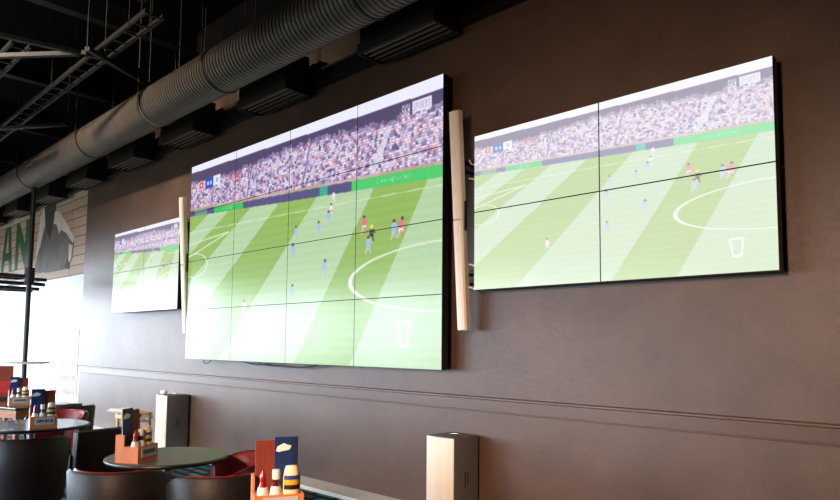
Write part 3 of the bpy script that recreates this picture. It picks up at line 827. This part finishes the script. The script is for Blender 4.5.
# ------------------------------------------------------------------ spiral duct along the wall
DY, DZ, DR = 3.66, 4.61, .25
duct = thing('air_duct', 'large ribbed round air duct running along the top of the wall', 'duct', (0, 0, 0))
bm = BM(); seg = 44; xs = []
x = -20.8; pitch = .06
while x < 1.0:
    for f_, dr in ((0, .010), (.60, .010), (.72, 0.0), (.88, 0.0)): xs.append((x + f_ * pitch, DR + dr - .006))
    x += pitch
rings = [[bm.verts.new((px, DY + rr * math.cos(2 * PI * k / seg), DZ + rr * math.sin(2 * PI * k / seg))) for k in range(seg)] for px, rr in xs]
for a, b in zip(rings, rings[1:]):
    for k in range(seg): bm.faces.new([a[k], a[(k + 1) % seg], b[(k + 1) % seg], b[k]])
obj('duct_shell', bm, 'duct', duct, angle=25)
for xb in (-16.5, -13.6, -10.6, -8.35, -6.7, -4.2, -2.0):
    bm = BM()
    prof = [(DR - .004, -.03), (DR + .012, -.03), (DR + .016, 0), (DR + .012, .03), (DR - .004, .03)]
    rr = [[bm.verts.new((xb + t * .55, DY + r_ * math.cos(2 * PI * k / seg), DZ + r_ * math.sin(2 * PI * k / seg))) for k in range(seg)] for r_, t in prof]
    for a, b in zip(rr, rr[1:]):
        for k in range(seg): bm.faces.new([a[k], a[(k + 1) % seg], b[(k + 1) % seg], b[k]])
    bd = obj('joint_band', bm, 'duct_band' if xb == -8.35 else 'joist', duct)
    for sg in (-1, 1):
        bm = BM(); tube(bm, [(xb, DY + sg * (DR + .014), DZ), (xb, DY + sg * (DR + .014), ZC)], .008, 6); obj('hanger_rod', bm, 'joist', bd)

# linear slot diffusers hung between the duct and the wall
def slot_diffuser(label):
    root = thing('air_diffuser', label, 'air vent', (0, 0, 0), 0, 'linear air diffusers under the duct')
    bm = BM(); box(bm, (-.5, 4.15, 4.46), (.5, 4.47, 4.86)); obj('plenum', bm, 'diffuser', root, smooth=False)
    bm = BM(); lathe(bm, [(0, 0), (.10, 0), (.10, .26), (0, .26)], 20); nk = obj('neck', bm, 'diffuser', root); nk.location = (0, 4.2, 4.72); nk.rotation_euler = (R(90), 0, 0)
    bm = BM()
    box(bm, (-.5, 4.13, 4.40), (.5, 4.15, 4.5)); box(bm, (-.5, 4.47, 4.40), (.5, 4.49, 4.5)); box(bm, (-.52, 4.13, 4.40), (-.5, 4.49, 4.5)); box(bm, (.5, 4.13, 4.40), (.52, 4.49, 4.5))
    obj('rim', bm, 'diffuser', root, smooth=False)
    bm = BM()
    for x in (-.44, .44):
        bm = BM(); tube(bm, [(x, 4.31, 4.86), (x, 4.31, ZC)], .007, 6); obj('hanger_rod', bm, 'joist', root)
    for k in range(4):
        bm = BM(); box(bm, (-.495, 4.185 + k * .075, 4.415), (.495, 4.215 + k * .075, 4.42), Matrix.Rotation(R(0), 4, 'X')); obj('slat', bm, 'slat', root, smooth=False)
    return root
dn = ['nearest to the camera at the upper right', 'second nearest, above the largest display', 'third nearest, at the largest display corner', 'fourth nearest, right of the left display',
      'fifth from the nearest, above the left display', 'sixth from the nearest, over the brick wall corner', 'seventh from the nearest, over the mural', 'farthest, at the left edge of the photo']
d0 = None
for i, x in enumerate((-4.4, -6.68, -8.85, -10.75, -12.75, -14.8, -16.9, -19.0)):
    lb = 'dark slotted air diffuser below the duct, ' + dn[i]
    if d0 is None: d0 = slot_diffuser(lb); d0.location = (x, 0, 0)
    else: dup(d0, (x, 0, 0), 0, lb)

# ------------------------------------------------------------------ open ceiling: beams, purlins, cable trays, rods
def ibeam(lo, hi, axis):
    bm = BM(); (x0, y0, z0), (x1, y1, z1) = lo, hi
    t = .015
    box(bm, (x0, y0, z0), (x1, y1, z0 + t)); box(bm, (x0, y0, z1 - t), (x1, y1, z1))
    if axis == 'y': c = (x0 + x1) / 2; box(bm, (c - .008, y0, z0 + t), (c + .008, y1, z1 - t))
    else: c = (y0 + y1) / 2; box(bm, (x0, c - .008, z0 + t), (x1, c + .008, z1 - t))
    return bm
for k, x in enumerate((-18.2, -15.2, -12.2, -9.2, -6.2, -3.2)):
    nm = ['farthest from the camera', 'second farthest', 'third farthest', 'third nearest', 'second nearest', 'nearest the camera'][k]
    tag(obj('ceiling_beam', ibeam((x - .08, YS, 5.85), (x + .08, WY, 6.15), 'y'), 'joist', smooth=False), 'black steel beam crossing the dark ceiling, ' + nm, 'beam', 'steel beams across the dark ceiling')
def tray(label, x0, x1, y, z, w=.22):
    root = thing('cable_tray', label, 'cable tray', (0, 0, 0), 0, 'cable trays under the dark ceiling')
    bm = BM(); box(bm, (x0, y - w / 2, z), (x1, y - w / 2 + .03, z + .05)); box(bm, (x0, y + w / 2 - .03, z), (x1, y + w / 2, z + .05))
    xx = x0 + .15
    while xx < x1: box(bm, (xx, y - w / 2 + .029, z), (xx + .025, y + w / 2 - .029, z + .015)); xx += .3
    obj('tray', bm, 'joist', root, smooth=False)
    x = x0 + .4
    while x < x1:
        for s in (-1, 1):
            bm = BM(); tube(bm, [(x, y + s * (w / 2 + .006), z), (x, y + s * (w / 2 + .006), ZC)], .007, 6); obj('hanger_rod', bm, 'joist', root)
        x += 2.6
    return root
tray('dark cable tray nearest the duct under the ceiling', -15.5, -6.9, 2.95, 5.05)
tray('dark cable tray farther from the duct under the ceiling', -17.0, -8.9, 2.2, 5.1)
def light_batten(label, x0, x1, y, z):
    root = thing('light_batten', label, 'light fitting', (0, 0, 0), 0, 'unlit batten fittings under the ceiling')
    bm = BM(); box(bm, (x0, y - .05, z), (x1, y + .05, z + .06), bev=.01); obj('housing', bm, 'joist', root)
    for q in (.2, .8):
        bm = BM(); tube(bm, [(x0 + (x1 - x0) * q, y, z + .06), (x0 + (x1 - x0) * q, y, ZC)], .006, 6); obj('hanger_rod', bm, 'joist', root)
light_batten('unlit batten light above the duct at the upper left', -7.3, -6.5, 2.95, 5.35)
light_batten('unlit batten light above the first cable tray', -12.2, -10.6, 1.8, 4.95)
# slim cross rails hung just under the trays
for k, (p, q) in enumerate((((-8.6, 1.6, 5.0), (-8.3, 2.95, 5.0)), ((-9.6, 1.7, 5.0), (-8.3, 2.75, 5.0)), ((-8.17, 2.7, 5.0), (-8.75, 3.7, 5.0)), ((-12.5, 2.4, 4.9), (-11.0, 3.4, 4.9)))):
    nm = ['left of its junction', 'slanting to the left', 'reaching to the duct', 'farthest to the left'][k]
    bm = BM(); d = Vector(q) - Vector(p)
    rot = Matrix.Rotation(math.atan2(d.y, d.x), 4, 'Z')
    bmesh.ops.create_cube(bm, size=1, matrix=Matrix.Translation((Vector(p) + Vector(q)) / 2) @ rot @ Matrix.Diagonal((d.length, .06, .05, 1)))
    for e in (p, q): tube(bm, [(e[0], e[1], e[2]), (e[0], e[1], ZC)], .006, 6)
    tag(obj('ceiling_rail', bm, 'joist', smooth=False), 'slim steel rail hung under the ceiling, ' + nm, 'rail', 'steel rails hung under the ceiling')

# ------------------------------------------------------------------ light
w = bpy.data.worlds.new('sky'); SC.world = w; w.use_nodes = True
N, L = w.node_tree.nodes, w.node_tree.links
bg = N['Background']
tc = N.new('ShaderNodeTexCoord'); sp = N.new('ShaderNodeSeparateXYZ'); rp = N.new('ShaderNodeValToRGB')
L.new(tc.outputs['Generated'], sp.inputs['Vector'])
mr = N.new('ShaderNodeMapRange'); mr.inputs['From Min'].default_value = -1; L.new(sp.outputs['Z'], mr.inputs['Value']); L.new(mr.outputs['Result'], rp.inputs['Fac'])
rp.color_ramp.elements[0].position = .455; rp.color_ramp.elements[0].color = (.07, .066, .06, 1)
rp.color_ramp.elements[1].position = .50; rp.color_ramp.elements[1].color = (.72, .85, 1.0, 1)
L.new(rp.outputs['Color'], bg.inputs['Color'])
bg.inputs['Strength'].default_value = 25.0

def portal(loc, rot, sx, sy):
    d = bpy.data.lights.new('window_daylight', 'AREA'); d.shape = 'RECTANGLE'; d.size = sx; d.size_y = sy
    d.cycles.is_portal = True
    o = bpy.data.objects.new('window_daylight', d); COL.objects.link(o); o.location = loc; o.rotation_euler = rot
for a, b, z0, z1 in SW: portal(((a + b) / 2, YS - .15, (z0 + z1) / 2), (R(90), 0, R(0)), b - a, z1 - z0)
for a, b, z0, z1 in WW: portal((XW - .15, (a + b) / 2, (z0 + z1) / 2), (R(90), 0, R(-90)), b - a, z1 - z0)

def fill_light(name, loc, energy, col, size, target=None, spread=None):
    d = bpy.data.lights.new(name, 'AREA'); d.energy = energy; d.color = col; d.shape = 'DISK'; d.size = size
    if spread: d.spread = spread
    o = bpy.data.objects.new(name, d); COL.objects.link(o); o.location = loc
    t = Vector(target) if target else Vector(loc) - Vector((0, 0, 1))
    o.rotation_euler = (t - Vector(loc)).to_track_quat('-Z', 'Y').to_euler()
fill_light('warm_fill', (-1.3, -1.8, 2.7), 72, (1.0, .66, .45), .6, (-2.8, 4.5, .5), R(75))  # added warm fill for the lower right wall, no fitting behind it
fill_light('warm_fill', (-8.95, -1.5, 6.0), 240, (1.0, .82, .64), .3, (-11.5, 4.5, 3.4), R(110))  # unseen fill, added to lift the upper left wall

SC.view_settings.view_transform = 'Standard'
SC.view_settings.look = 'None'
SC.view_settings.gamma = 1.0
SC.view_settings.use_curve_mapping = False
SC.view_settings.exposure = 0.0
SC.cycles.use_denoising = True
SC.cycles.max_bounces = 8
SC.cycles.sample_clamp_indirect = 6.0
